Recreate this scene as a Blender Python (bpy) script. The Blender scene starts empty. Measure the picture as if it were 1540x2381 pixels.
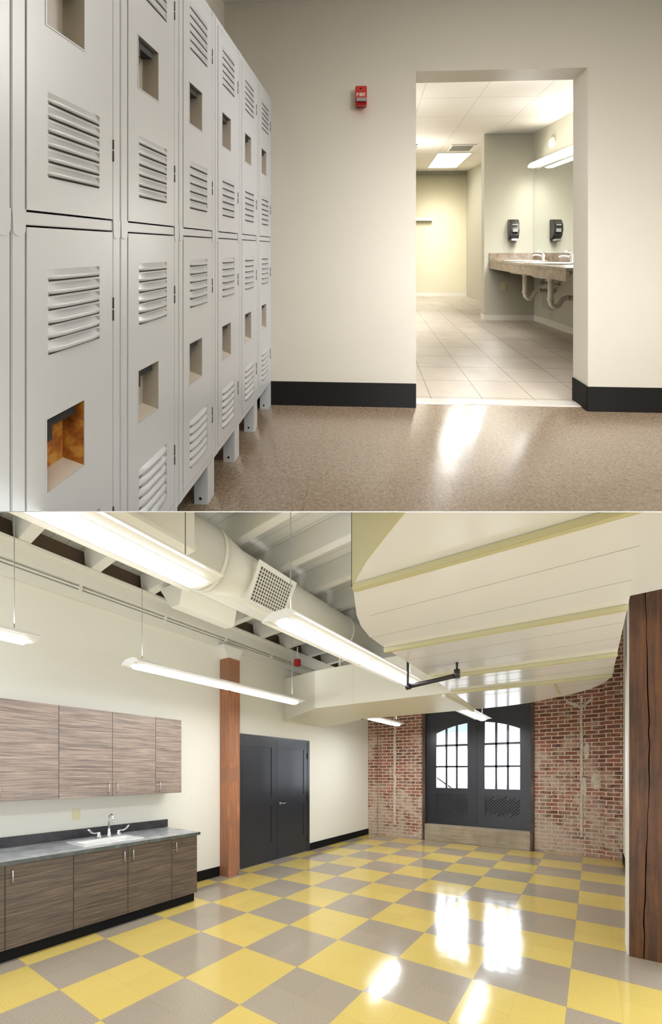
import bpy, bmesh, math, random
from math import sin, cos, pi, radians, atan, sqrt
from mathutils import Matrix, Vector
random.seed(7)
S = bpy.context.scene
COL = S.collection
S.view_settings.view_transform = 'Standard'
S.view_settings.look = 'None'
S.view_settings.exposure = 0.85
S.view_settings.gamma = 1.0
S.view_settings.use_curve_mapping = False

# ------------------------------------------------------------------ camera
F = 892.0; HC = 1.58; A = atan(.6816); SA = sin(A); CA = cos(A); YH = 1794.0
cd = bpy.data.cameras.new('camera'); cam = bpy.data.objects.new('camera', cd); COL.objects.link(cam)
cam.location = (0, 0, HC); cam.rotation_euler = (pi/2, 0, A)
cd.sensor_fit = 'VERTICAL'; cd.sensor_height = 36.0; cd.sensor_width = 36.0
cd.lens = 36.0 * F / 2381.0
cd.shift_y = (YH - 1190.5) / 2381.0
cd.clip_start = .05; cd.clip_end = 200
S.camera = cam

# ------------------------------------------------------------------ helpers
class MB:
    def __init__(s): s.v = []; s.f = []; s.sm = []
    def add(s, vs, fs, smooth=False):
        n = len(s.v); s.v += [tuple(p) for p in vs]
        for q in fs: s.f.append([n+i for i in q]); s.sm.append(smooth)
        return s
    def box(s, x0, x1, y0, y1, z0, z1):
        if x0 > x1: x0, x1 = x1, x0
        if y0 > y1: y0, y1 = y1, y0
        if z0 > z1: z0, z1 = z1, z0
        return s.add([(x0,y0,z0),(x1,y0,z0),(x1,y1,z0),(x0,y1,z0),(x0,y0,z1),(x1,y0,z1),(x1,y1,z1),(x0,y1,z1)],
              [(0,3,2,1),(4,5,6,7),(0,1,5,4),(1,2,6,5),(2,3,7,6),(3,0,4,7)])
    def prism(s, pts, ax, a, b, smooth=False):
        """pts in the plane across axis ax: ax z -> (x,y); ax y -> (x,z); ax x -> (y,z)"""
        def P(p, h):
            return {'z': (p[0], p[1], h), 'y': (p[0], h, p[1]), 'x': (h, p[0], p[1])}[ax]
        n = len(pts); vs = [P(p, a) for p in pts] + [P(p, b) for p in pts]
        s.add(vs, [list(range(n))[::-1], list(range(n, 2*n))])
        k = len(s.v) - 2*n
        for i in range(n):
            j = (i+1) % n
            s.f.append([k+i, k+j, k+n+j, k+n+i]); s.sm.append(smooth)
        return s
    def tube(s, pts, r, n=10, cap=True, smooth=True):
        pts = [Vector(p) for p in pts]; rs = r if isinstance(r, (list, tuple)) else [r]*len(pts)
        k = len(s.v); up = None
        for i, p in enumerate(pts):
            d = (pts[min(i+1, len(pts)-1)] - pts[max(i-1, 0)]).normalized()
            if up is None:
                up = Vector((0,0,1)) if abs(d.z) < .9 else Vector((1,0,0))
            a = d.cross(up).normalized(); b = a.cross(d).normalized(); up = b
            for j in range(n):
                t = 2*pi*j/n; s.v.append(tuple(p + (a*cos(t) + b*sin(t))*rs[i]))
        for i in range(len(pts)-1):
            for j in range(n):
                j2 = (j+1) % n
                s.f.append([k+i*n+j, k+i*n+j2, k+(i+1)*n+j2, k+(i+1)*n+j]); s.sm.append(smooth)
        if cap:
            s.f.append([k+j for j in range(n)][::-1]); s.sm.append(False)
            s.f.append([k+(len(pts)-1)*n+j for j in range(n)]); s.sm.append(False)
        return s
    def cyl(s, p, q, r, n=16, r2=None): return s.tube([p, q], [r, r if r2 is None else r2], n)
    def lathe(s, prof, c, ax='z', n=24, sx=1, sy=1):
        """prof: list of (radius, height)"""
        k = len(s.v); m = len(prof)
        for r, h in prof:
            for j in range(n):
                t = 2*pi*j/n; x, y = r*cos(t)*sx, r*sin(t)*sy
                p = {'z': (x, y, h), 'y': (x, h, y), 'x': (h, x, y)}[ax]
                s.v.append((c[0]+p[0], c[1]+p[1], c[2]+p[2]))
        for i in range(m-1):
            for j in range(n):
                j2 = (j+1) % n
                s.f.append([k+i*n+j, k+i*n+j2, k+(i+1)*n+j2, k+(i+1)*n+j]); s.sm.append(True)
        s.f.append([k+j for j in range(n)][::-1]); s.sm.append(False)
        s.f.append([k+(m-1)*n+j for j in range(n)]); s.sm.append(False)
        return s
    def build(s, name, mat, parent=None, bevel=0, M=None, loc=None, uvax=None):
        bm = bmesh.new()
        vs = [bm.verts.new(p) for p in s.v]
        for q, sm in zip(s.f, s.sm):
            try:
                f = bm.faces.new([vs[i] for i in q]); f.smooth = sm
            except ValueError: pass
        bmesh.ops.recalc_face_normals(bm, faces=bm.faces)
        if bevel:
            bmesh.ops.bevel(bm, geom=[e for e in bm.edges if e.is_manifold and e.calc_face_angle(0) > .5],
                            offset=bevel, segments=2, affect='EDGES', clamp_overlap=True)
        uv = bm.loops.layers.uv.new('UVMap')
        bm.normal_update()
        for f in bm.faces:
            n = f.normal; a = [abs(n.x), abs(n.y), abs(n.z)]; m = a.index(max(a))
            for l in f.loops:
                c = l.vert.co
                l[uv].uv = (c.y, c.z) if m == 0 else (c.x, c.z) if m == 1 else (c.x, c.y)
        if M is not None: bm.transform(M)
        me = bpy.data.meshes.new(name); bm.to_mesh(me); bm.free()
        o = bpy.data.objects.new(name, me); COL.objects.link(o)
        if mat: me.materials.append(mat)
        if parent: o.parent = parent
        if loc is not None: o.location = loc
        return o

def tag(o, label=None, cat=None, group=None, kind=None):
    if label: o['label'] = label
    if cat: o['category'] = cat
    if group: o['group'] = group
    if kind: o['kind'] = kind
    return o
def struct(o, label=None): o['kind'] = 'structure'; 
def empty(name, loc, label=None, cat=None, group=None, kind=None):
    o = bpy.data.objects.new(name, None); COL.objects.link(o); o.location = loc; o.empty_display_size = .05
    return tag(o, label, cat, group, kind)
def dup(o, loc=None, parent=None, label=None):
    c = o.copy(); COL.objects.link(c)
    if parent: c.parent = parent
    if loc is not None: c.location = loc
    if label: c['label'] = label
    for ch in [x for x in bpy.data.objects if x.parent == o]:
        dup(ch, None, c)
    return c

# ------------------------------------------------------------------ materials
def lin(c):
    return tuple(((v/255)/12.92 if v/255 <= .04045 else (((v/255)+.055)/1.055)**2.4) for v in c) + (1,)
def new_mat(name):
    m = bpy.data.materials.new(name); m.use_nodes = True
    return m, m.node_tree.nodes, m.node_tree.links, m.node_tree.nodes['Principled BSDF']
def plain(name, rgb, rough=.5, metal=0, spec=.5, noise=0, nscale=30, bump=0, coat=0):
    m, N, L, b = new_mat(name)
    b.inputs['Base Color'].default_value = lin(rgb); b.inputs['Roughness'].default_value = rough
    b.inputs['Metallic'].default_value = metal; b.inputs['Specular IOR Level'].default_value = spec
    if coat: b.inputs['Coat Weight'].default_value = coat; b.inputs['Coat Roughness'].default_value = .08
    if noise or bump:
        uv = N.new('ShaderNodeUVMap'); n = N.new('ShaderNodeTexNoise'); n.inputs['Scale'].default_value = nscale
        n.inputs['Detail'].default_value = 6; L.new(uv.outputs[0], n.inputs['Vector'])
        if noise:
            mx = N.new('ShaderNodeMix'); mx.data_type = 'RGBA'
            c = lin(rgb); mx.inputs[6].default_value = tuple(v*(1-noise) for v in c[:3])+(1,)
            mx.inputs[7].default_value = tuple(min(1, v*(1+noise)) for v in c[:3])+(1,)
            L.new(n.outputs[0], mx.inputs[0]); L.new(mx.outputs[2], b.inputs['Base Color'])
        if bump:
            bp = N.new('ShaderNodeBump'); bp.inputs['Strength'].default_value = bump; bp.inputs['Distance'].default_value = .01
            L.new(n.outputs[0], bp.inputs['Height']); L.new(bp.outputs[0], b.inputs['Normal'])
    return m
def emit(name, rgb, st):
    m, N, L, b = new_mat(name)
    b.inputs['Base Color'].default_value = lin(rgb)
    b.inputs['Emission Color'].default_value = lin(rgb); b.inputs['Emission Strength'].default_value = st
    return m
def math_n(N, L, op, a, b=None, c=None):
    n = N.new('ShaderNodeMath'); n.operation = op
    for i, v in enumerate((a, b, c)):
        if v is None: continue
        if hasattr(v, 'links') or hasattr(v, 'is_linked'): L.new(v, n.inputs[i])
        else: n.inputs[i].default_value = v
    return n.outputs[0]
def mixc(N, L, fac, c1, c2, mode='MIX'):
    n = N.new('ShaderNodeMix'); n.data_type = 'RGBA'; n.blend_type = mode
    for i, v in ((0, fac), (6, c1), (7, c2)):
        if hasattr(v, 'is_linked'): L.new(v, n.inputs[i])
        else: n.inputs[i].default_value = v
    return n.outputs[2]
def uvsep(N, L):
    uv = N.new('ShaderNodeUVMap'); s = N.new('ShaderNodeSeparateXYZ'); L.new(uv.outputs[0], s.inputs[0])
    return uv.outputs[0], s.outputs[0], s.outputs[1]
def noise(N, L, vec, scale, detail=4, rough=.5, sx=1, sy=1, dist=0):
    mp = N.new('ShaderNodeMapping'); mp.inputs['Scale'].default_value = (sx, sy, 1); L.new(vec, mp.inputs[0])
    n = N.new('ShaderNodeTexNoise'); n.inputs['Scale'].default_value = scale; n.inputs['Detail'].default_value = detail
    n.inputs['Roughness'].default_value = rough; n.inputs['Distortion'].default_value = dist
    L.new(mp.outputs[0], n.inputs['Vector']); return n.outputs[0]
def ramp(N, L, fac, stops):
    r = N.new('ShaderNodeValToRGB'); L.new(fac, r.inputs[0]); e = r.color_ramp.elements
    while len(e) < len(stops): e.new(.5)
    for i, (p, c) in enumerate(stops): e[i].position = p; e[i].color = lin(c)
    return r.outputs[0]
def gridline(N, L, x, cell, off, w):
    """1 on the joint lines of a grid"""
    t = math_n(N, L, 'DIVIDE', math_n(N, L, 'SUBTRACT', x, off), cell)
    f = math_n(N, L, 'ABSOLUTE', math_n(N, L, 'SUBTRACT', math_n(N, L, 'FRACT', t), .5))
    return math_n(N, L, 'GREATER_THAN', f, .5 - w/cell/2)

def mat_checker():
    m, N, L, b = new_mat('checker_vinyl_tile'); v, x, y = uvsep(N, L)
    cx = math_n(N, L, 'FLOOR', math_n(N, L, 'DIVIDE', math_n(N, L, 'ADD', x, 1.973), .61))
    cy = math_n(N, L, 'FLOOR', math_n(N, L, 'DIVIDE', math_n(N, L, 'SUBTRACT', y, 1.798), .61))
    par = math_n(N, L, 'ABSOLUTE', math_n(N, L, 'FLOORED_MODULO', math_n(N, L, 'ADD', cx, cy), 2.0))
    sp = noise(N, L, v, 160, 3, .7)
    bg = noise(N, L, v, 1.3, 3)
    ye = ramp(N, L, sp, [(.3, (186,160,84)), (.5, (202,178,98)), (.7, (214,193,118))])
    gr = ramp(N, L, sp, [(.3, (124,113,98)), (.5, (156,144,127)), (.7, (180,168,149))])
    c = mixc(N, L, par, gr, ye)
    # little colour shifts from tile to tile
    wn = N.new('ShaderNodeTexWhiteNoise'); wn.noise_dimensions = '2D'
    cb = N.new('ShaderNodeCombineXYZ')
    L.new(math_n(N, L, 'FLOOR', math_n(N, L, 'DIVIDE', math_n(N, L, 'ADD', x, 1.973), .305)), cb.inputs[0])
    L.new(math_n(N, L, 'FLOOR', math_n(N, L, 'DIVIDE', math_n(N, L, 'SUBTRACT', y, 1.798), .305)), cb.inputs[1])
    L.new(cb.outputs[0], wn.inputs['Vector'])
    hs = N.new('ShaderNodeHueSaturation'); L.new(c, hs.inputs['Color'])
    L.new(math_n(N, L, 'ADD', math_n(N, L, 'MULTIPLY', wn.outputs[0], .08), .96), hs.inputs['Value'])
    c = hs.outputs[0]
    g = math_n(N, L, 'MAXIMUM', gridline(N, L, x, .305, -1.973, .003), gridline(N, L, y, .305, 1.798, .003))
    c = mixc(N, L, math_n(N, L, 'MULTIPLY', g, .22), c, lin((120,108,92)))
    L.new(c, b.inputs['Base Color'])
    L.new(math_n(N, L, 'ADD', math_n(N, L, 'MULTIPLY', bg, .10), .075), b.inputs['Roughness'])
    b.inputs['Specular IOR Level'].default_value = .6
    h = math_n(N, L, 'ADD', math_n(N, L, 'MULTIPLY', noise(N, L, v, 3.5, 2), 1.0), math_n(N, L, 'MULTIPLY', g, -.25))
    bp = N.new('ShaderNodeBump'); bp.inputs['Strength'].default_value = .16; bp.inputs['Distance'].default_value = .012
    L.new(h, bp.inputs['Height']); L.new(bp.outputs[0], b.inputs['Normal'])
    return m
def mat_brown_tile():
    m, N, L, b = new_mat('brown_speckled_vinyl'); v, x, y = uvsep(N, L)
    sp = noise(N, L, v, 75, 5, .75, dist=.6)
    c = ramp(N, L, sp, [(.32, (120,100,80)), (.46, (156,134,112)), (.56, (176,155,132)), (.7, (204,186,162))])
    c2 = mixc(N, L, noise(N, L, v, 2.0, 2), c, lin((160,136,112)))
    c = mixc(N, L, .25, c, c2)
    g = math_n(N, L, 'MAXIMUM', gridline(N, L, x, .305, .07, .003), gridline(N, L, y, .305, .12, .003))
    c = mixc(N, L, math_n(N, L, 'MULTIPLY', g, .35), c, lin((105,85,68)))
    L.new(c, b.inputs['Base Color']); b.inputs['Roughness'].default_value = .2; b.inputs['Specular IOR Level'].default_value = .85
    bp = N.new('ShaderNodeBump'); bp.inputs['Strength'].default_value = .18; bp.inputs['Distance'].default_value = .01
    L.new(noise(N, L, v, 5, 2), bp.inputs['Height']); L.new(bp.outputs[0], b.inputs['Normal'])
    return m
def mat_bath_tile():
    m, N, L, b = new_mat('bathroom_ceramic_tile'); v, x, y = uvsep(N, L)
    n1 = noise(N, L, v, 3, 5, .6)
    c = ramp(N, L, n1, [(.3, (206,194,180)), (.7, (226,217,204))])
    g = math_n(N, L, 'MAXIMUM', gridline(N, L, x, .342, TS0, .006), gridline(N, L, y, .337, TT0, .006))
    c = mixc(N, L, g, c, lin((132,122,112)))
    L.new(c, b.inputs['Base Color']); b.inputs['Roughness'].default_value = .4
    return m
def mat_brick():
    m, N, L, b = new_mat('old_red_brick'); v, x, y = uvsep(N, L)
    dn = N.new('ShaderNodeTexNoise'); dn.inputs['Scale'].default_value = 6; L.new(v, dn.inputs['Vector'])
    vm = N.new('ShaderNodeVectorMath'); vm.operation = 'SCALE'; L.new(dn.outputs['Color'], vm.inputs[0]); vm.inputs['Scale'].default_value = .018
    va = N.new('ShaderNodeVectorMath'); va.operation = 'ADD'; L.new(v, va.inputs[0]); L.new(vm.outputs[0], va.inputs[1])
    br = N.new('ShaderNodeTexBrick'); L.new(va.outputs[0], br.inputs['Vector'])
    br.inputs['Scale'].default_value = 1; br.inputs['Brick Width'].default_value = .215; br.inputs['Row Height'].default_value = .076
    br.inputs['Mortar Size'].default_value = .009; br.inputs['Mortar Smooth'].default_value = .3; br.inputs['Bias'].default_value = -.1
    br.inputs['Color1'].default_value = lin((156,98,80)); br.inputs['Color2'].default_value = lin((92,62,54))
    br.inputs['Mortar'].default_value = lin((222,208,190)); br.offset = .5; br.squash = 1
    n2 = noise(N, L, v, 14, 4, .6)
    c = mixc(N, L, math_n(N, L, 'MULTIPLY', math_n(N, L, 'GREATER_THAN', n2, .56), .45), br.outputs[0], lin((168,128,108)))
    # pale wash, stronger near the floor and in patches
    n3 = noise(N, L, v, 1.9, 8, .72, sx=1, sy=1, dist=.4)
    low = math_n(N, L, 'MULTIPLY', math_n(N, L, 'SUBTRACT', 1.7, y), .055)
    wash = math_n(N, L, 'MULTIPLY', math_n(N, L, 'SUBTRACT', math_n(N, L, 'ADD', n3, low), .485), 7.5)
    cl = N.new('ShaderNodeClamp'); L.new(wash, cl.inputs[0]); cl.inputs[2].default_value = .9
    fine = noise(N, L, v, 45, 4, .7)
    w2 = math_n(N, L, 'MULTIPLY', cl.outputs[0], math_n(N, L, 'ADD', math_n(N, L, 'MULTIPLY', fine, 1.2), .15))
    c = mixc(N, L, w2, c, lin((200,184,166)))
    L.new(c, b.inputs['Base Color']); b.inputs['Roughness'].default_value = .85
    bp = N.new('ShaderNodeBump'); bp.inputs['Strength'].default_value = .6; bp.inputs['Distance'].default_value = .02
    h = math_n(N, L, 'ADD', math_n(N, L, 'MULTIPLY', br.outputs['Fac'], -1), math_n(N, L, 'MULTIPLY', fine, .3))
    L.new(h, bp.inputs['Height']); L.new(bp.outputs[0], b.inputs['Normal'])
    return m
def mat_laminate(name, stops, rough):
    m, N, L, b = new_mat(name); v, x, y = uvsep(N, L)
    n1 = noise(N, L, v, 1, 8, .72, sx=2.2, sy=62)
    n2 = noise(N, L, v, 1, 3, .6, sx=1.3, sy=16)
    f = math_n(N, L, 'ADD', math_n(N, L, 'MULTIPLY', n1, .72), math_n(N, L, 'MULTIPLY', n2, .28))
    L.new(ramp(N, L, f, stops), b.inputs['Base Color'])
    b.inputs['Roughness'].default_value = rough; b.inputs['Specular IOR Level'].default_value = .5
    return m
def mat_timber(name, stops, rough, sx=22, sy=1.2, bump=.4):
    m, N, L, b = new_mat(name); v, x, y = uvsep(N, L)
    n1 = noise(N, L, v, 1, 7, .65, sx=sx, sy=sy, dist=.6)
    n2 = noise(N, L, v, 1.4, 5, .6, sx=1.5, sy=1)
    f = math_n(N, L, 'ADD', math_n(N, L, 'MULTIPLY', n1, .5), math_n(N, L, 'MULTIPLY', n2, .5))
    L.new(ramp(N, L, f, stops), b.inputs['Base Color']); b.inputs['Roughness'].default_value = rough
    bp = N.new('ShaderNodeBump'); bp.inputs['Strength'].default_value = bump; bp.inputs['Distance'].default_value = .006
    L.new(n1, bp.inputs['Height']); L.new(bp.outputs[0], b.inputs['Normal'])
    return m
def mat_stone(name, stops, scale, rough):
    m, N, L, b = new_mat(name); v, x, y = uvsep(N, L)
    L.new(ramp(N, L, noise(N, L, v, scale, 7, .65, dist=.5), stops), b.inputs['Base Color'])
    b.inputs['Roughness'].default_value = rough
    return m
def mat_grid(name, base, line, cell, w, ox, oy, rough=.7, both=True):
    m, N, L, b = new_mat(name); v, x, y = uvsep(N, L)
    g = gridline(N, L, y, cell, oy, w)
    if both: g = math_n(N, L, 'MAXIMUM', g, gridline(N, L, x, cell, ox, w))
    L.new(mixc(N, L, g, lin(base), lin(line)), b.inputs['Base Color']); b.inputs['Roughness'].default_value = rough
    return m
TS0, TT0 = 1.39, .513

MT = dict(
  wall_top = plain('beige_wall_paint', (216,212,201), .55, noise=.015, nscale=6),
  wall_bath = plain('bathroom_cream_paint', (226,220,196), .6),
  wall_alcove = plain('bathroom_grey_green_paint', (198,196,182), .6),
  base_black = plain('black_vinyl_base', (20,19,20), .6, spec=.15),
  base_white = plain('white_tile_base', (232,228,220), .4),
  locker = plain('grey_locker_enamel', (207,210,216), .30, noise=.01, nscale=4),
  dark = plain('dark_gap', (30,28,27), .7),
  slot = plain('dark_slot', (52,49,47), .7),
  cup = plain('shaded_taupe_cup', (186,176,164), .35, noise=.08, nscale=25),  # cup walls toned darker for the shade inside the recess
  ledge = plain('lit_cup_floor', (240,230,218), .4),
  floor_top = mat_brown_tile(),
  tile = mat_bath_tile(),
  ceil_tile = mat_grid('lay_in_ceiling_tile', (226,222,214), (204,200,192), .61, .012, .57, .48),
  white = plain('white_paint', (236,234,228), .4),
  steel = plain('brushed_steel', (190,188,186), .25, metal=1),
  chrome = plain('chrome', (225,225,228), .08, metal=1),
  red = plain('alarm_red_plastic', (196,40,36), .35),
  black = plain('black_plastic', (28,28,30), .25),
  grey_plastic = plain('grey_plastic', (150,152,152), .35),
  porcelain = plain('white_porcelain', (242,242,240), .1, coat=.5),
  granite_top = mat_stone('brown_granite_laminate', [(.3,(112,96,84)), (.5,(150,134,116)), (.7,(176,162,142))], 14, .3),
  pvc = plain('white_pvc', (232,226,216), .35),
  threshold = plain('pale_marble_threshold', (240,236,230), .25),
  ivory = plain('ivory_plastic', (226,218,178), .4),
  access = plain('grey_green_plate', (176,180,168), .5),
  lamp_bath = emit('bath_lamp_lens', (255,250,238), 3),
  checker = mat_checker(),
  brick = mat_brick(),
  wall_room = plain('off_white_wall_paint', (232,230,219), .6, noise=.012, nscale=5),
  soffit = plain('white_enamelled_sheet', (230,231,240), .16, coat=.3),
  olive = plain('olive_shade_rib', (196,190,152), .5),  # white ribs and fascia, their olive shade put into the colour
  duct = plain('cream_painted_duct', (228,226,213), .42),
  joist = plain('painted_joist', (228,226,216), .55, noise=.03, nscale=12),
  deck = mat_grid('painted_plank_deck', (228,226,216), (176,172,158), .14, .006, 0, 0, .6, False),
  oldbrown = plain('brown_infill_board', (104,88,74), .8, noise=.15, nscale=10),
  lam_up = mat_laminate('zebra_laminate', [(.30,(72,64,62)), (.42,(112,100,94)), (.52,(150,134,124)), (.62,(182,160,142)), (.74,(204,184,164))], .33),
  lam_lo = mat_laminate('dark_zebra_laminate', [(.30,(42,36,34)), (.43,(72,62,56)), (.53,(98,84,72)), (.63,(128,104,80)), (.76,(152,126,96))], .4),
  counter = mat_stone('grey_stone_laminate', [(.3,(118,120,122)), (.5,(148,150,153)), (.7,(176,178,180))], 5, .22),
  edge = mat_stone('dark_counter_edge', [(.3,(58,62,58)), (.5,(78,82,78)), (.7,(100,104,98))], 9, .4),
  charcoal = mat_stone('charcoal_stone_laminate', [(.3,(38,37,42)), (.5,(54,53,57)), (.7,(74,72,74))], 6, .35),
  door_paint = plain('charcoal_door_paint', (44,45,52), .28),
  post_left = mat_timber('reddish_old_timber', [(.3,(92,70,58)), (.4,(146,116,98)), (.48,(150,100,72)), (.58,(182,122,82)), (.66,(168,136,118)), (.8,(196,146,104))], .5, 26, 1.6),
  post_right = mat_timber('dark_oiled_timber', [(.3,(34,19,8)), (.45,(68,38,13)), (.56,(98,58,19)), (.7,(128,84,34))], .4, 30, 1.3, .5),
  plaster = mat_stone('pale_plaster', [(.3,(170,154,138)), (.5,(198,186,170)), (.7,(212,202,188))], 12, .85),
  grey_timber = mat_timber('weathered_timber', [(.28,(110,96,80)), (.5,(156,142,122)), (.75,(188,176,156))], .8, 1.6, 18, .6),
  frame_timber = mat_timber('blackened_timber', [(.3,(44,36,32)), (.55,(84,68,58)), (.8,(130,108,92))], .7, 18, 2, .6),
  fixture = plain('white_fixture_enamel', (236,236,234), .35),
  lens = emit('pendant_lens', (250,252,255), 6),
  cable = plain('grey_cable', (150,150,146), .5),
  blackpipe = plain('black_steel_pipe', (52,50,52), .3, metal=.4),
  facade = plain('pale_facade', (214,216,222), .8),
  facade_win = plain('blue_facade_glass', (168,196,212), .3),
  ground_out = plain('pale_paving', (220,218,214), .8),
  slab = plain('pale_slab_edge', (238,236,234), .6),
  grille = plain('white_grille', (236,234,224), .4),
  grilledark = plain('grille_void', (96,92,80), .7),
)
# rust
m, N, L, b = new_mat('rusty_steel'); v, x, y = uvsep(N, L)
L.new(ramp(N, L, noise(N, L, v, 28, 6, .65), [(.3,(120,62,20)), (.5,(176,104,30)), (.62,(205,146,56)), (.75,(150,120,84))]), b.inputs['Base Color'])
b.inputs['Roughness'].default_value = .7; MT['rust'] = m
# clear pane
m, N, L, b = new_mat('clear_glass'); N.remove(b); out = N['Material Output']
tr = N.new('ShaderNodeBsdfTransparent'); tr.inputs[0].default_value = (.96,.98,1,1)
gl = N.new('ShaderNodeBsdfGlossy'); gl.inputs['Roughness'].default_value = .02
fr = N.new('ShaderNodeFresnel'); mx = N.new('ShaderNodeMixShader')
L.new(math_n(N, L, 'MULTIPLY', fr.outputs[0], .35), mx.inputs[0]); L.new(tr.outputs[0], mx.inputs[1]); L.new(gl.outputs[0], mx.inputs[2]); L.new(mx.outputs[0], out.inputs[0])
MT['glass'] = m
m, N, L, b = new_mat('mirror_silver'); b.inputs['Metallic'].default_value = 1; b.inputs['Roughness'].default_value = .01
b.inputs['Base Color'].default_value = (.86,.89,.88,1); MT['mirror'] = m

# ================================================================== UPPER ROOM (locker room on a raked floor)
K = (1794-577)/892.0                       # rise of the raked storey per metre of depth
def camxy(xc, yc): return (xc*CA - yc*SA, xc*SA + yc*CA)
Vd = (.99875, -.0499); Ud = (.1026, .9947)
vs_, us_ = camxy(*Vd), camxy(*Ud)
LM = Matrix(((vs_[0], us_[0], 0, 0), (vs_[1], us_[1], 0, 0), (K*Vd[1], K*Ud[1], 1, 0), (0, 0, 0, 1)))
O2 = (-.387, 2.485); ow = camxy(*O2)
OR = Vector((ow[0], ow[1], HC - 1.013 + K*O2[1]))
def TT(s, t, z): return OR + LM.to_3x3() @ Vector((s, t, z))
SK = .1032
def skew(mb, smin=-9):
    mb.v = [(p[0]+SK*(TP-p[1]), p[1], p[2]) if p[0] > smin else p for p in mb.v]
    return mb
def tb(mb, name, mat, parent=None, org=(0,0,0), bevel=0, **k):
    """build a mesh given in room coordinates; org is the thing's own base point"""
    mb.v = [(p[0]-org[0], p[1]-org[1], p[2]-org[2]) for p in mb.v]
    return mb.build(name, MT[mat], parent, bevel, LM, None if parent else TT(*org), **k)

D0, D1, DT, TH = .929, 1.988, 2.137, .175     # doorway
SR, TP, TF, CZ, SL = 2.921, 3.04, 5.73, 2.62, -.31
LFT = -3.4
o = MB(); o.box(SL-.1, D0, 0, TH, 0, CZ); o.box(D1, 3.3, 0, TH, 0, CZ); o.box(D0, D1, 0, TH, DT, CZ)
struct(tb(o, 'wall_back', 'wall_top'))
struct(tb(MB().box(SL-.1, SL, LFT, 0, 0, CZ), 'wall_left', 'wall_top'))
struct(tb(MB().box(3.2, 3.3, LFT, 0, 0, CZ), 'wall_right', 'wall_top'))
struct(tb(MB().box(SL-.1, 3.3, LFT, .06, -.1, 0), 'floor', 'floor_top'))
struct(tb(MB().box(SL-.1, 3.3, LFT, 0, CZ-.015, CZ+.1), 'ceiling', 'white'))
bb = MB().box(SL, D0, -.008, 0, 0, .153); bb.box(SL, SL+.008, LFT, -.008, 0, .153)  # left-wall run added to darken the shade under the lockers
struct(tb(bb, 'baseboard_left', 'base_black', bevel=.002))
bb = MB().box(D1-.008, 3.2, -.008, 0, 0, .153); bb.box(D1-.008, D1, 0, TH, 0, .153)
struct(tb(bb, 'baseboard_right', 'base_black', bevel=.002))
struct(tb(MB().box(D0, D1, .06, .14, -.02, .006), 'trim_2', 'threshold', bevel=.003))
# bathroom shell
struct(tb(MB().box(-.6, 3.4, .14, TF+.1, -.1, .001), 'floor', 'tile'))
struct(tb(MB().box(-.6, 3.4, TH, TF+.1, CZ, CZ+.1), 'ceiling', 'ceil_tile'))
struct(tb(MB().box(-.6, 3.1, TF, TF+.1, 0, CZ), 'wall_far', 'wall_bath'))
struct(tb(MB().box(-.7, -.6, TH, TF, 0, CZ), 'wall_left', 'wall_bath'))
struct(tb(skew(MB().box(SR, SR+.1, TH, TF, 0, CZ)), 'wall_right', 'wall_alcove'))
struct(tb(MB().box(2.235, SR+.004, TP, TP+.14, 0, CZ), 'wall_partition', 'wall_alcove'))
bb = MB().box(-.6, SR, TF-.012, TF, 0, .075); struct(tb(bb, 'baseboard_far', 'base_white', bevel=.002))
bb = MB().box(2.235, SR, TP-.012, TP, 0, .075); bb.box(2.223, 2.235, TP-.012, TP+.14, 0, .075); struct(tb(bb, 'baseboard_partition', 'base_white', bevel=.002))
bb = skew(MB().box(SR-.012, SR, TH, TP-.012, 0, .085)); struct(tb(bb, 'baseboard_alcove', 'base_white', bevel=.002))
struct(tb(MB().box(-.6, SR, TF-.05, TF, CZ-.05, CZ), 'trim_3', 'wall_alcove'))

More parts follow.
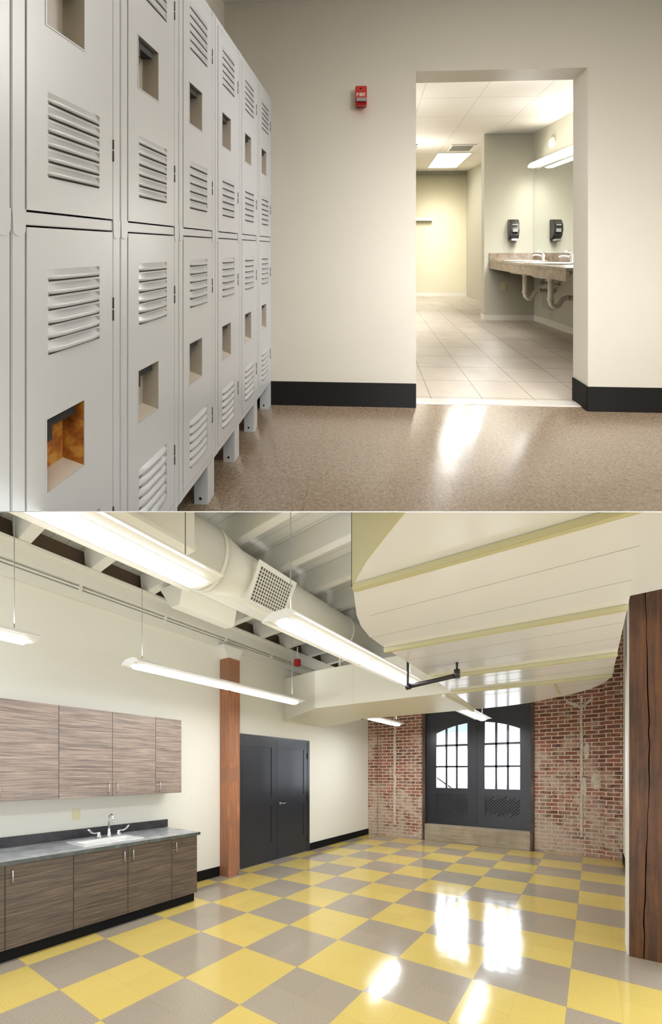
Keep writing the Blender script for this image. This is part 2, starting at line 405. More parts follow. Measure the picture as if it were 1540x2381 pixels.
# lockers
W = .3014; ZB, ZM0, ZM1, ZT = .15, 1.0525, 1.085, 1.98
def make_locker():
    r = empty('locker', TT(0, -.5*W, 0))
    org = (0, -.5*W, 0)
    t0, t1 = -W, 0.0
    g = .0012
    fr = MB()
    fr.box(-.018, 0, t0+g, t0+.029, ZB, ZT); fr.box(-.018, 0, t1-.029, t1-g, ZB, ZT)
    fr.box(-.018, -.001, t0+.029, t1-.029, ZB, ZB+.028); fr.box(-.018, -.001, t0+.029, t1-.029, ZM0+.004, ZM1-.004)
    fr.box(-.018, -.001, t0+.029, t1-.029, ZT-.028, ZT)
    tb(fr, 'frame', 'locker', r, org, bevel=.0015)
    bd = MB(); bd.box(-.30, -.018, t0+g, t0+.004, ZB, ZT); bd.box(-.30, -.018, t1-.004, t1-g, ZB, ZT)
    bd.box(-.30, -.018, t0+.004, t1-.004, ZT-.004, ZT); bd.box(-.30, -.018, t0+.004, t1-.004, ZB, ZB+.004); bd.box(-.30, -.296, t0+.004, t1-.004, ZB, ZT)
    bd.box(-.30, -.018, t0+.004, t1-.004, ZM0+.01, ZM0+.014)
    tb(bd, 'body', 'locker', r, org)
    # little scalloped tabs where the tiers meet
    for a, b_ in ((t0+g, t0+.029), (t1-.029, t1-g)):
        c = (a+b_)/2
        pts = [(a, ZM1+.0), (b_, ZM1+.0)] + [(c+.0125*cos(q), ZM0-.008+.009*sin(q)) for q in [0, -.6, -1.2, -pi/2, -1.95, -2.55, -pi]]
        tb(MB().prism(pts, 'x', 0, .0016), 'tab', 'locker', r, org)
    for (za, zb_, hz0, hz1, lv) in ((ZB+.030, ZM0, .528, .673, ((.376, .948))), (ZM1, ZT-.030, 1.457, 1.602, ((1.302, 1.871)))):
        d0, d1 = t0+.031, t1-.031
        h0, h1 = d0+.043, d0+.043+.10
        dr = MB(); th = .014
        dr.box(-th, .001, d0, h0, za, zb_); dr.box(-th, .001, h1, d1, za, zb_)
        dr.box(-th, .001, h0, h1, za, hz0); dr.box(-th, .001, h0, h1, hz1, zb_)
        door = tb(dr, 'door', 'locker', r, org)
        cup = MB(); cz = .042; e = .008
        # cup walls: back, two sides, sloping floor, top
        cup.add([(.0005,h0,hz0),(.0005,h1,hz0),(.0005,h1,hz1),(.0005,h0,hz1),(-cz,h0+e,hz0+.02),(-cz,h1-e,hz0+.02),(-cz,h1-e,hz1),(-cz,h0+e,hz1)],
                [(4,5,6,7),(0,4,7,3),(1,2,6,5),(3,7,6,2)])
        cupo = tb(cup, 'recessed_handle', 'cup', door, org)
        tb(MB().add([(.0006,h0,hz0),(.0006,h1,hz0),(-cz,h1-e,hz0+.02),(-cz,h0+e,hz0+.02)], [(0,1,2,3)]), 'lit_cup_face', 'ledge', door, org)  # cup floor in a paler colour, as if light falls on it
        rim = MB(); q = .003
        rim.box(0, .0025, h0-q, h0, hz0-q, hz1+q); rim.box(0, .0025, h1, h1+q, hz0-q, hz1+q)
        rim.box(0, .0025, h0, h1, hz0-q, hz0); rim.box(0, .0025, h0, h1, hz1, hz1+q)
        tb(rim, 'handle_rim', 'locker', door, org)
        lt = MB(); lt.box(-.040, -.006, h0+.009, h0+.022, hz1-.050, hz1-.001); lt.box(-.040, -.010, h0+.022, h1-.012, hz1-.024, hz1-.001)
        tb(lt, 'latch', 'dark', door, org)  # latch oversized and dark to paint in shade at the cup top
        c0 = (d0+d1)/2-.0735; c1 = c0+.147
        for z0 in lv:
            sl = MB(); hd = MB()
            for i in range(6):
                z = z0 - .0292*i
                n = 8
                hv = []
                for k in range(n+1):
                    u = k/n; y = c0 + (c1-c0)*u
                    a = min(1, 5.0*min(u, 1-u))**.6
                    hv += [(.001, y, z+.0225), (.001+.0065*a, y, z+.010), (.001+.0085*a, y, z+.002), (.001, y, z+.002)]
                fs = []
                for k in range(n):
                    for w_ in range(3): fs.append((4*k+w_, 4*k+w_+1, 4*k+w_+5, 4*k+w_+4))
                hd.add(hv, fs, True)
                sl.box(.0008, .0016, c0+.002, c1-.002, z-.0020, z+.0022)  # dark strip paints the slot and the shade below each hood
            tb(hd, 'louver', 'locker', door, org)
            tb(sl, 'vent_slot_shade', 'slot', door, org)
        for hz in ((za+.13, za+.19) , (zb_-.235 if za > 1 else zb_-.215, zb_-.18 if za > 1 else zb_-.16)) if False else ((.305,.368),(.833,.890)) if za < 1 else ((1.229,1.283),(1.76,1.82)):
            hg = MB(); hg.cyl((.0015, d1+.001, hz[0]), (.0015, d1+.001, hz[0]+.026), .0022, 8); hg.cyl((.0015, d1+.001, hz[0]+.030), (.0015, d1+.001, hz[1]), .0022, 8)
            tb(hg, 'hinge', 'slot', door, org)
    return r
def add_leg(r, org, tc):
    lg = MB(); lg.box(-.004, -.0005, tc-.040, tc+.022, 0, ZB); lg.box(-.055, -.004, tc-.040, tc-.036, 0, ZB)
    l = tb(lg, 'leg', 'locker', r, org)
    tb(MB().cyl((-.03, tc-.0405, .022), (-.03, tc-.0395, .022), .006, 10), 'bolt_hole', 'dark', l, org)
lk = make_locker()
lorg = (0, -.5*W, 0)
add_leg(lk, lorg, -.03)
lk['category'] = 'locker'; lk['group'] = 'row of grey lockers'
names = ['grey metal locker in the corner, farthest of the row, touching the beige wall',
 'grey metal locker standing second from the beige corner wall',
 'grey metal locker standing third from the beige corner wall',
 'grey metal locker standing fourth from the beige corner wall',
 'grey metal locker directly right of the one with the rusty handle',
 'grey metal locker whose lower recessed handle is rusty orange inside',
 'grey metal locker cut off by the left edge, beside the rusty-handled one']
lk['label'] = names[0]
lockers = [lk]
for i in range(1, 7):
    lockers.append(dup(lk, TT(0, -(i+.5)*W, 0), None, names[i]))
def kids(o): return [x for x in bpy.data.objects if x.parent == o]
rl = lockers[5]
low = sorted([c for c in kids(rl) if c.name.startswith('door')], key=lambda c: min(v.co.z for v in c.data.vertices))[0]
for c in kids(low):
    if c.name.startswith('recessed_handle'):
        c.data = c.data.copy(); c.data.materials.clear(); c.data.materials.append(MT['rust']); c['label'] = 'rusty orange recessed handle cup'

# fire alarm strobe (letters FIRE)
def glyph(mb, ch, x, z, h, yf, dep, w=.6, flip=1):
    """block letters on a plane facing -y"""
    segs = {'F': ['l','t','m'], 'I': ['c'], 'R': ['l','t','m','ru','d'], 'E': ['l','t','m','b']}[ch]
    ww = h*w; q = h*.2
    for g_ in segs:
        if g_ == 'l': mb.box(x, x+q, yf-dep, yf, z, z+h)
        if g_ == 't': mb.box(x, x+ww, yf-dep, yf, z+h-q, z+h)
        if g_ == 'm': mb.box(x, x+ww*.85, yf-dep, yf, z+h*.42, z+h*.42+q)
        if g_ == 'b': mb.box(x, x+ww, yf-dep, yf, z, z+q)
        if g_ == 'c': mb.box(x+q*.5, x+q*1.5, yf-dep, yf, z, z+h)
        if g_ == 'ru': mb.box(x+ww-q, x+ww, yf-dep, yf, z+h*.42, z+h)
        if g_ == 'd': mb.add([(x+ww*.35,yf-dep,z+h*.45),(x+ww*.35+q,yf-dep,z+h*.45),(x+ww,yf-dep,z),(x+ww-q,yf-dep,z)], [(0,1,2,3)])
ao = (.581, 0, 1.975)
al = empty('fire_alarm', TT(*ao), 'small red fire alarm box mounted on the beige wall left of the doorway', 'fire alarm')
s0, s1, z0, z1 = ao[0]-.036, ao[0]+.036, 1.915, 2.035
tb(MB().box(s0, s1, -.045, 0, z0, z1), 'housing', 'red', al, ao, bevel=.004)
tb(MB().box(s0+.008, s1-.002, -.058, -.0455, z0+.018, z0+.040), 'strobe_lens', 'grey_plastic', al, ao, bevel=.002)
tb(MB().cyl((ao[0]-.002, -.047, z1-.018), (ao[0]-.002, -.044, z1-.018), .005, 10), 'horn_hole', 'dark', al, ao)
lt = MB(); x = s0+.008
for ch in 'FIRE': glyph(lt, ch, x, z0+.052, .022, -.0452, .001); x += .009 if ch == 'I' else .0165
tb(lt, 'lettering', 'white', al, ao)

# vanity
vo = (2.6, 2.0, .84)
vc = empty('vanity_counter', TT(*vo), 'brown stone-look vanity counter with deep apron along the alcove wall', 'counter')
ct = MB(); ct.box(2.30, SR, .9, TP, .815, .845); ct.box(2.30, 2.33, .9, TP, .726, .815)
tb(skew(ct, 2.85), 'worktop', 'granite_top', vc, vo, bevel=.003)
bs = MB(); bs.box(2.30, SR, TP-.02, TP, .845, .945); bs.box(SR-.02, SR, .9, TP-.02, .845, .945)
tb(skew(bs, 2.85), 'backsplash', 'granite_top', vc, vo, bevel=.002)
tb(MB().box(2.33, SR, TP-.04, TP, .726, .815), 'bracket', 'granite_top', vc, vo)
mi = skew(MB().box(SR-.008, SR, .9, TP-.003, .948, 2.09))
tag(tb(mi, 'mirror', 'mirror', None, (SR, 2, 1.5)), 'wide frameless wall mirror above the vanity counter', 'mirror')
for n_, tc in ((0, 2.545), (1, 1.847)):
    lab = ['white oval washbasin set in the counter nearer the alcove corner', 'white oval washbasin set in the counter nearer the doorway'][n_]
    so = (2.6, tc, .845)
    bas = MB().lathe([(.10, -.165), (.18, -.15), (.22, -.07), (.232, .0), (.255, .010), (.262, .012), (.262, .003), (.245, .001)], so, 'z', 36, 1.0, 1.1)
    tag(tb(bas, 'washbasin', 'porcelain', None, so), lab, 'sink', 'washbasins in the vanity')
    fo = (2.83, tc, .845)
    fc = empty('faucet', TT(*fo), ['chrome single-lever faucet beside the far washbasin near the corner', 'chrome single-lever faucet beside the near washbasin'][n_], 'faucet', 'vanity faucets')
    tb(MB().lathe([(.028, .003), (.026, .012), (.02, .02), (.019, .075), (.022, .09), (.012, .10)], fo, 'z', 16), 'body', 'chrome', fc, fo)
    tb(MB().tube([(fo[0], tc, .905), (fo[0]-.05, tc, .925), (fo[0]-.10, tc, .93), (fo[0]-.14, tc, .918)], [.013, .012, .011, .010], 10), 'spout', 'chrome', fc, fo)
    tb(MB().tube([(fo[0], tc, .945), (fo[0]-.03, tc, .965), (fo[0]-.075, tc, .985)], [.010, .007, .006], 8), 'lever', 'chrome', fc, fo)
    po = (2.6, tc, .71)
    pt = MB().tube([(2.6, tc, .69), (2.6, tc, .44), (2.61, tc, .395), (2.635, tc, .372), (2.665, tc, .372), (2.695, tc, .395), (2.71, tc, .43), (2.735, tc, .46), (2.77, tc, .47), (SR+SK*(TP-tc)-.004, tc, .47)], .028, 12)
    p = empty('drain_trap', TT(*po), ['white plastic drain trap under the washbasin nearer the corner', 'white plastic drain trap under the washbasin nearer the doorway'][n_], 'drain pipe', 'drain traps under the vanity')
    tb(pt, 'pipe', 'pvc', p, po)
    for a_, b_ in (((2.6, tc, .655), (2.6, tc, .68)), ((2.6, tc, .445), (2.6, tc, .47)), ((2.765, tc, .47), (2.79, tc, .47))):
        tb(MB().cyl(a_, b_, .034, 14), 'slip_nut', 'pvc', p, po)
    tb(MB().cyl((2.6, tc, .672), (2.6, tc, .69), .030, 14), 'tailpiece', 'dark', p, po)
    for q, dt in ((0, -.10), (1, .10)):
        w_ = (SR, tc+dt, .56)
        vv = empty('shutoff_valve', TT(*w_), ['chrome shutoff valve under the washbasin nearer the corner', 'chrome shutoff valve under the washbasin nearer the doorway'][n_]+[', left of its drain', ', right of its drain'][1-q], 'valve', 'shutoff valves under the vanity')
        tb(skew(MB().cyl((SR-.002, w_[1], .56), (SR-.09, w_[1], .56), .016, 10).cyl((SR-.09, w_[1], .54), (SR-.09, w_[1], .61), .019, 10)), 'body', 'pvc', vv, w_)
        tb(skew(MB().cyl((SR-.105, w_[1], .56), (SR-.13, w_[1], .56), .032, 12)), 'knob', 'steel', vv, w_)
        tb(skew(MB().tube([(SR-.09, w_[1], .61), (SR-.09, w_[1]-dt*.3, .68), (SR-.10, w_[1]-dt*.7, .76)], .006, 8)), 'hose', 'pvc', vv, w_)
# soap dispenser on the partition
do = (2.62, TP, 1.27)
ds = empty('soap_dispenser', TT(*do), 'black wall soap dispenser on the alcove end wall above the counter', 'soap dispenser')
prof = [(0, 1.135), (-.05, 1.14), (-.085, 1.19), (-.105, 1.27), (-.10, 1.35), (-.07, 1.41), (0, 1.415)]
tb(MB().prism([(p[0]+TP-.001, p[1]) for p in prof], 'x', 2.555, 2.685, False), 'housing', 'black', ds, do, bevel=.006)
tb(MB().box(2.585, 2.655, TP-.107, TP-.085, 1.325, 1.345), 'window', 'grey_plastic', ds, do, bevel=.002)
tb(MB().box(2.59, 2.66, TP-.108, TP-.09, 1.235, 1.285), 'push_label', 'grey_plastic', ds, do, bevel=.002)
tb(MB().box(2.58, 2.665, TP-.095, TP-.03, 1.112, 1.145), 'push_bar', 'steel', ds, do, bevel=.006)
# vanity light, wall disc, outlet, access plate
lo = (SR, 2.0, 2.16)
vl = empty('vanity_light', TT(*lo), 'long white fluorescent light fixed above the mirror', 'wall light')
tb(skew(MB().box(SR-.05, SR, 1.1, 2.86, 2.10, 2.20)), 'backplate', 'white', vl, lo, bevel=.004)
tb(skew(MB().prism([(SR-.05, 2.11), (SR-.10, 2.095), (SR-.17, 2.10), (SR-.18, 2.12), (SR-.15, 2.16), (SR-.05, 2.18)], 'y', 1.1, 2.86)), 'lens', 'lamp_bath', vl, lo)
tag(tb(skew(MB().lathe([(.075, 0), (.07, -.012), (.05, -.02)], (SR, 2.60, 2.37), 'x', 20)), 'wall_speaker', 'white', None, (SR, 2.6, 2.37)), 'small round white disc on the wall above the vanity light', 'wall disc')
oo = (2.50, TP, .48)
ou = empty('wall_outlet', TT(*oo), 'ivory wall outlet plate on the alcove end wall under the counter', 'outlet')
tb(MB().box(2.465, 2.535, TP-.006, TP, .425, .54), 'plate', 'ivory', ou, oo, bevel=.002)
tb(MB().box(2.483, 2.517, TP-.008, TP-.006, .495, .525).box(2.483, 2.517, TP-.008, TP-.006, .44, .47), 'socket', 'ivory', ou, oo, bevel=.001)
tag(tb(skew(MB().box(SR-.006, SR, 2.58, 2.82, .22, .42)), 'access_panel', 'access', None, (SR, 2.7, .3), bevel=.002), 'square grey-green access plate low on the alcove wall behind the drains', 'access panel')
# towel shelf at the far wall
tag(tb(MB().box(.9, 1.936, TF-.06, TF, 1.585, 1.65), 'wall_shelf', 'white', None, (1, TF, 1.6), bevel=.004), 'narrow white ledge on the far cream bathroom wall', 'shelf')
# troffer, vent, sprinklers
co = (2.05, 4.7, CZ)
cl = empty('ceiling_light', TT(*co), 'bright rectangular troffer light in the bathroom ceiling', 'ceiling light')
fr = MB(); s0, s1, t0, t1 = 1.76, 2.35, 4.08, 5.28
for q in ((s0, s1, t0, t0+.02), (s0, s1, t1-.02, t1), (s0, s0+.02, t0+.02, t1-.02), (s1-.02, s1, t0+.02, t1-.02)): fr.box(q[0], q[1], q[2], q[3], CZ-.010, CZ)
tb(fr, 'frame', 'white', cl, co)
tb(MB().box(s0+.02, s1-.02, t0+.02, t1-.02, CZ-.006, CZ), 'diffuser', 'lamp_bath', cl, co)
vo2 = (2.08, 3.78, CZ)
vt = empty('ceiling_vent', TT(*vo2), 'square grey exhaust vent grille in the bathroom ceiling', 'vent')
s0, s1, t0, t1 = 1.89, 2.28, 3.58, 3.97
fr = MB()
for q in ((s0, s1, t0, t0+.03), (s0, s1, t1-.03, t1), (s0, s0+.03, t0+.03, t1-.03), (s1-.03, s1, t0+.03, t1-.03)): fr.box(q[0], q[1], q[2], q[3], CZ-.012, CZ)
tb(fr, 'frame', 'white', vt, vo2, bevel=.002)
sl = MB()
for i in range(11): sl.box(s0+.03, s1-.03, t0+.035+i*.03, t0+.05+i*.03, CZ-.010, CZ-.004)
tb(sl, 'slat', 'grey_plastic', vt, vo2)
tb(MB().box(s0+.03, s1-.03, t0+.03, t1-.03, CZ-.003, CZ), 'opening', 'slot', vt, vo2)
for (s_, t_, lb) in ((1.34, 3.55, 'small dark sprinkler head hanging left of the ceiling vent'), (1.35, 1.15, 'tiny sprinkler head on the bathroom ceiling just behind the doorway head')):
    tag(tb(MB().lathe([(.03, 0), (.03, -.006), (.012, -.01), (.010, -.04), (.024, -.044), (.024, -.048)], (s_, t_, CZ), 'z', 14), 'ceiling_sprinkler', 'steel', None, (s_, t_, CZ)), lb, 'sprinkler', 'bathroom sprinkler heads')

UPPER = {o.name for o in bpy.data.objects}

# ================================================================== LOWER ROOM
XL, YB = -4.68, 8.6
struct(MB().box(XL-.2, 4.0, -1.6, YB+.3, -.1, 0).build('floor', MT['checker']))
struct(MB().box(XL-.2, XL, -1.6, YB+.3, 0, 3.78).build('wall_left', MT['wall_room']))
struct(MB().box(XL-.2, XL-.05, -1.6, YB+.3, 3.78, 4.6).build('wall_infill', MT['oldbrown']))
w = MB().box(.45, .65, 4.46, YB+.3, 0, 4.6); pass
struct(w.build('wall_right', MT['wall_room']))
o = MB(); OXL, OXR = -3.27, -.987
o.box(XL-.2, OXL, YB, YB+.35, 0, 4.6); o.box(OXR, .65, YB, YB+.35, 0, 4.6); o.box(OXL, OXR, YB, YB+.35, 3.05, 4.6)
o.box(.177, .45, YB-.09, YB, 0, 4.6); o.box(XL, -4.43, YB-.07, YB, 0, 4.6)
wbk = o.build('wall_back', MT['brick']); struct(wbk)
bb = MB().box(XL, XL+.014, 2.97, 3.855, 0, .145); bb.box(XL, XL+.014, 6.085, YB-.07, 0, .145)
struct(bb.build('baseboard_left', MT['base_black'], bevel=.002))
struct(MB().box(.436, .45, 7.2, YB-.09, 0, .145).build('baseboard_right', MT['base_black'], bevel=.002))
# roof deck: cream planks on pitched joists
PI_ = .06
def zj(X): return 3.79 + PI_*(X+4.55)
dk = MB().prism([(XL-.2, zj(XL-.2)+.27), (2.2, zj(2.2)+.27), (2.2, zj(2.2)+.33), (XL-.2, zj(XL-.2)+.33)], 'y', -1.6, YB+.35)
struct(dk.build('ceiling', MT['deck']))
jl = ['painted roof joist at the top left corner, nearest the camera', 'painted roof joist second from the near left corner, over the sink wall', 'painted roof joist ending above the wall cabinets, third from the left', 'painted roof joist ending above the bright pendant end', 'painted roof joist just left of the air grille', 'painted roof joist reaching the beam left of the small hanging red alarm box', 'painted roof joist reaching the beam above the small hanging red alarm box', 'painted roof joist just right of the small hanging red alarm box', 'painted roof joist in the dark corner over the rectangular duct', 'painted roof joist farthest back near the brick wall']
j0 = None
for i in range(10):
    Y = 1.387 + .641*i
    if j0 is None:
        pts = [(-4.66, 3.79+.10), (-4.60, 3.79+.02), (-4.50, 3.79-.0), (-4.42, zj(-4.42)), (.64, zj(.64)), (.64, zj(.64)+.27), (XL, zj(XL)+.27)]
        j0 = MB().prism(pts, 'y', -.05, .05).build('roof_joist', MT['joist'], bevel=.004, loc=(0, Y, 0))
        tag(j0, jl[0], 'joist', 'painted roof joists')
    else: dup(j0, (0, Y, 0), None, jl[i])
# bridging brace between joists
br = MB().tube([(-1.75, 2.72, 4.02), (-1.35, 3.28, 4.16)], .035, 4, smooth=False)
tag(br.build('roof_brace', MT['joist']), 'pale diagonal brace between two roof joists above the curved ceiling edge', 'brace')
# wall beam
wb = MB().box(XL, -4.55, -1.6, YB, 3.60, 3.77); wb.box(XL, -4.50, -1.6, YB, 3.755, 3.79); wb.box(XL, -4.62, -1.6, YB, 3.455, 3.56)
tag(wb.build('wall_beam', MT['joist'], bevel=.004), 'long pale painted beam running along the top of the left wall under the joists', 'beam')
lp = MB().tube([(-4.60, -1.5, 3.575), (-4.60, YB-.1, 3.575)], .012, 8)
for y in (1.9, 2.9, 3.9, 4.9, 6.2): lp.box(-4.62, -4.57, y, y+.02, 3.55, 3.60)
tag(lp.build('conduit', MT['joist']), 'thin grey conduit clipped along the underside of the wall beam', 'conduit')

# round duct
XD, ZD = -2.99, 3.57
rd = empty('round_duct', (XD, 3, ZD), 'big round cream spiral duct running towards the brick wall', 'duct')
def dloc(mb, n_, m_, par, org, **k):
    mb.v = [(p[0]-org[0], p[1]-org[1], p[2]-org[2]) for p in mb.v]
    return mb.build(n_, MT[m_], par, **k)
ro = (XD, 3, ZD)
dloc(MB().tube([(XD, -1.5, ZD), (XD, 2.30, ZD)], .285, 48), 'duct_pipe', 'duct', rd, ro)
dloc(MB().tube([(XD, 2.30, ZD), (XD, 2.34, ZD)], .293, 48), 'collar', 'duct', rd, ro)
dloc(MB().tube([(XD, 2.34, ZD), (XD, 2.62, ZD), (XD, 7.5, ZD)], [.285, .235, .235], 48), 'duct_pipe', 'duct', rd, ro)
dloc(MB().tube([(XD, 4.6, ZD), (XD, 4.63, ZD)], .242, 48), 'collar', 'duct', rd, ro)
tag(MB().box(-3.05, -2.64, -1.2, 1.93, 3.385, 3.86).box(-3.05, -2.62, -1.2, 1.93, 3.345, 3.385).build('rectangular_duct', MT['duct'], bevel=.004), 'square cream duct section clasping the near end of the round duct', 'duct')
# air grille tapped on the round duct, facing down into the room
go = Vector((XD, 2.93, ZD))
gr = empty('air_grille', go, 'white square air grille on the flank of the round duct', 'vent')
ang = radians(-28); nx = Vector((cos(ang), 0, sin(ang))); tx = Vector((sin(-ang), 0, cos(ang)))
def gp(a, h, d):   # a along y, h up the face, d out
    p = nx*d + tx*h; return (p.x, a, p.z)
def gbox(mb, a0, a1, h0, h1, d0, d1):
    P = [gp(a, h, d) for d in (d0, d1) for (a, h) in ((a0,h0),(a1,h0),(a1,h1),(a0,h1))]
    mb.add(P, [(0,1,2,3),(4,5,6,7),(0,1,5,4),(1,2,6,5),(2,3,7,6),(3,0,4,7)])
hw, hh = .28, .205
mb = MB(); gbox(mb, -hw+.03, hw-.03, -hh+.03, hh-.03, .12, .285); mb.build('boot', MT['duct'], gr)
mb = MB()
for q in ((-hw, hw, -hh, -hh+.045), (-hw, hw, hh-.045, hh), (-hw, -hw+.045, -hh+.045, hh-.045), (hw-.045, hw, -hh+.045, hh-.045)): gbox(mb, *q, .285, .297)
mb.build('frame', MT['grille'], gr)
mb = MB()
for i in range(1, 14): a = -hw+.045+i*(2*hw-.09)/14; gbox(mb, a-.004, a+.004, -hh+.045, hh-.045, .286, .296)
for i in range(1, 10): h = -hh+.045+i*(2*hh-.09)/10; gbox(mb, -hw+.045, hw-.045, h-.004, h+.004, .286, .295)
mb.build('bar', MT['grille'], gr)
mb = MB(); gbox(mb, -hw+.045, hw-.045, -hh+.045, hh-.045, .2852, .2856); mb.build('void', MT['grilledark'], gr)
# flat branch duct towards the left wall
fb = MB().prism([(-4.02, 3.47), (-3.86, 3.47), (-3.80, 3.70), (-3.80, 3.74), (-4.25, 3.74)], 'y', 2.62, 3.42)
tag(fb.build('branch_duct', MT['duct'], bevel=.004), 'pale box-shaped branch duct below the joists left of the air grille', 'duct')
fl = MB().box(-3.80, -3.26, 2.35, 5.8, 3.665, 3.70)
for y in (2.62, 2.9, 3.2, 3.5): fl.box(-3.805, -3.255, y, y+.008, 3.66, 3.665)
tag(fl.build('walkway_plank', MT['joist']), 'flat pale planking under the left flank of the round duct', 'planking')

# big plenum ceiling with rounded corners
ZS = 2.51
so = empty('ceiling_plenum', (-.6, 3.5, ZS), 'large glossy white curved dropped ceiling with olive-shaded ribs', 'dropped ceiling')
oo_ = (-.6, 3.5, ZS)
edge = [(-.15, 1.05), (-.551, 1.286), (-.697, 1.394), (-.825, 1.49), (-.985, 1.64), (-1.07, 1.80), (-1.158, 1.969), (-1.225, 2.14), (-1.27, 2.33), (-1.29, 2.61), (-1.31, 3.66), (-1.36, 4.53), (-1.42, 5.94), (-1.0, 5.90), (-.70, 5.80), (-.42, 5.60), (-.24, 5.46), (-.105, 5.33), (.0, 5.17), (.067, 5.04), (.13, 4.82), (.159, 4.57), (.165, 2.57), (.63, 2.55), (.63, .9)]
dloc(MB().prism(edge, 'z', ZS, 3.06), 'panel', 'soffit', so, oo_)
fa = edge[1:5]
mb = MB()
for i in range(len(fa)-1):
    (x0, y0), (x1, y1) = fa[i], fa[i+1]; d = Vector((y0-y1, x1-x0, 0)).normalized()*.006
    mb.add([(x0, y0, ZS), (x1, y1, ZS), (x1, y1, 3.3), (x0, y0, 3.3), (x0+d.x, y0+d.y, ZS), (x1+d.x, y1+d.y, ZS), (x1+d.x, y1+d.y, 3.3), (x0+d.x, y0+d.y, 3.3)], [(0,1,2,3),(4,5,6,7),(0,1,5,4),(1,2,6,5),(2,3,7,6),(3,0,4,7)])
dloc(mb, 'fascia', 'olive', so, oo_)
dloc(MB().box(-.993, -.989, 1.636, 1.640, ZS-.01, 3.4), 'corner_rod', 'slot', so, oo_)
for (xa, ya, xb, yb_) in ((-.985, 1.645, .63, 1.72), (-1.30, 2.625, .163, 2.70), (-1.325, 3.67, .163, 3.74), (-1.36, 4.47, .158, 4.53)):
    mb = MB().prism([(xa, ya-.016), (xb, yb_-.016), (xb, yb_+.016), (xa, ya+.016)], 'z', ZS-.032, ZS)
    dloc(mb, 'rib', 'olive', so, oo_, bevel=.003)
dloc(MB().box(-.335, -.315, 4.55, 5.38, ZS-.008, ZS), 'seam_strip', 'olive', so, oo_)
sm = MB()
for y in (2.02, 2.36, 3.0, 3.33, 3.95, 4.22, 4.9): sm.box(-1.27 if y > 2.3 else -1.1, .16, y, y+.002, ZS-.001, ZS)
dloc(sm, 'joint', 'cable', so, oo_)
# rectangular duct crossing to the left wall
ro = empty('rectangular_duct', (-3, 5.2, ZS), 'wide cream rectangular duct from the left wall to the curved ceiling, above the black doors', 'duct')
pts = [(-1.37, 4.53), (-3.38, 4.53), (XL, 5.34), (XL, 6.6), (-3.34, 5.95), (-1.43, 5.94)]
tz = [3.06, 3.06, 3.28, 3.28, 3.06, 3.06]
mb = MB(); n = len(pts); mb.add([(p[0], p[1], ZS) for p in pts] + [(p[0], p[1], z) for p, z in zip(pts, tz)], [list(range(n))[::-1], list(range(n, 2*n))] + [[i, (i+1) % n, n+(i+1) % n, n+i] for i in range(n)])
dloc(mb, 'casing', 'duct', ro, (-3, 5.2, ZS))
mb = MB().box(-1.50, -1.455, 4.56, 5.94, ZS-.035, ZS); dloc(mb, 'flange', 'duct', ro, (-3, 5.2, ZS), bevel=.003)
for x in (-2.72, -3.375): dloc(MB().box(x, x+.008, 4.526, 4.53, ZS, 3.06), 'seam', 'joist', ro, (-3, 5.2, ZS))
dloc(MB().cyl((-2.98, 4.60, 3.05), (-2.98, 4.60, 3.85), .012, 8), 'hanger_rod', 'white', ro, (-3, 5.2, ZS))
dloc(MB().cyl((-3.35, 5.9, 2.49), (-3.35, 5.9, 2.51), .02, 10), 'plug', 'cable', ro, (-3, 5.2, ZS))
# plain ends of the L4 neighbourhood: small square pad on the duct
# pendant lights
def pendant(x, y0, y1, label, units=1, cables=None, boost=1.0):
    yc = (y0+y1)/2; zz = 2.54
    r = empty('pendant_light', (x, yc, zz), label, 'pendant light', 'suspended fluorescent lights')
    prof = [(-.15, .028), (-.148, .036), (-.11, .062), (-.06, .078), (.06, .078), (.11, .062), (.148, .036), (.15, .028), (.12, .034), (.07, .022), (.066, .018), (-.066, .018), (-.07, .022), (-.12, .034)]
    MB().prism(prof, 'y', y0-yc, y1-yc).build('housing', MT['fixture'], r)
    L_ = (y1-y0-.06*(units+1))/units
    for u in range(units):
        a = y0-yc+.06+u*(L_+.06)
        MB().prism([(-.062, .018), (-.058, .004), (-.03, -.006), (.03, -.006), (.058, .004), (.062, .018)], 'y', a, a+L_).build('lens', MT['lens'], r)
    for c in (cables or (y0+.12, y1-.12)):
        MB().cyl((0, c-yc, .078), (0, c-yc, zj(x)+.02-zz), .0035, 6).build('cable', MT['cable'], r)
        MB().box(-.02, .02, c-yc-.03, c-yc+.03, .078, .092).build('bracket', MT['fixture'], r)
    for u in range(units):
        for (sgn, zoff, pw) in ((1, -.02, 6.0), (-1, .13, 2.2)):
            ld = bpy.data.lights.new('room_glow', 'AREA'); ld.shape = 'RECTANGLE'; ld.size = .13; ld.size_y = L_; ld.energy = pw*LE*boost
            ld.color = (.95, .975, 1)
            lo_ = bpy.data.objects.new('room_glow', ld); COL.objects.link(lo_); lo_.parent = r
            lo_.location = (0, y0-yc+.06+u*(L_+.06)+L_/2, zoff)
            if sgn < 0: lo_.rotation_euler = (pi, 0, 0)
    return r
LE = 1.0
pendant(-3.52, -.35, 1.14, 'white hanging light at the left edge above the wall cabinets', 1)
pendant(-3.50, 1.86, 4.28, 'long twin-tube hanging light in front of the wooden post', 2)
pendant(-3.38, 6.2, 7.5, 'small hanging light near the brick wall left of the arched doors', 1, boost=2.2)
pendant(-1.69, -.95, 1.30, 'very bright hanging light nearest the camera below the round duct', 1)
pendant(-1.67, 1.85, 4.12, 'bright twin-tube hanging light under the middle of the round duct', 2)
pendant(-1.70, 6.25, 7.62, 'small hanging light in front of the arched doors', 1, boost=2.2)
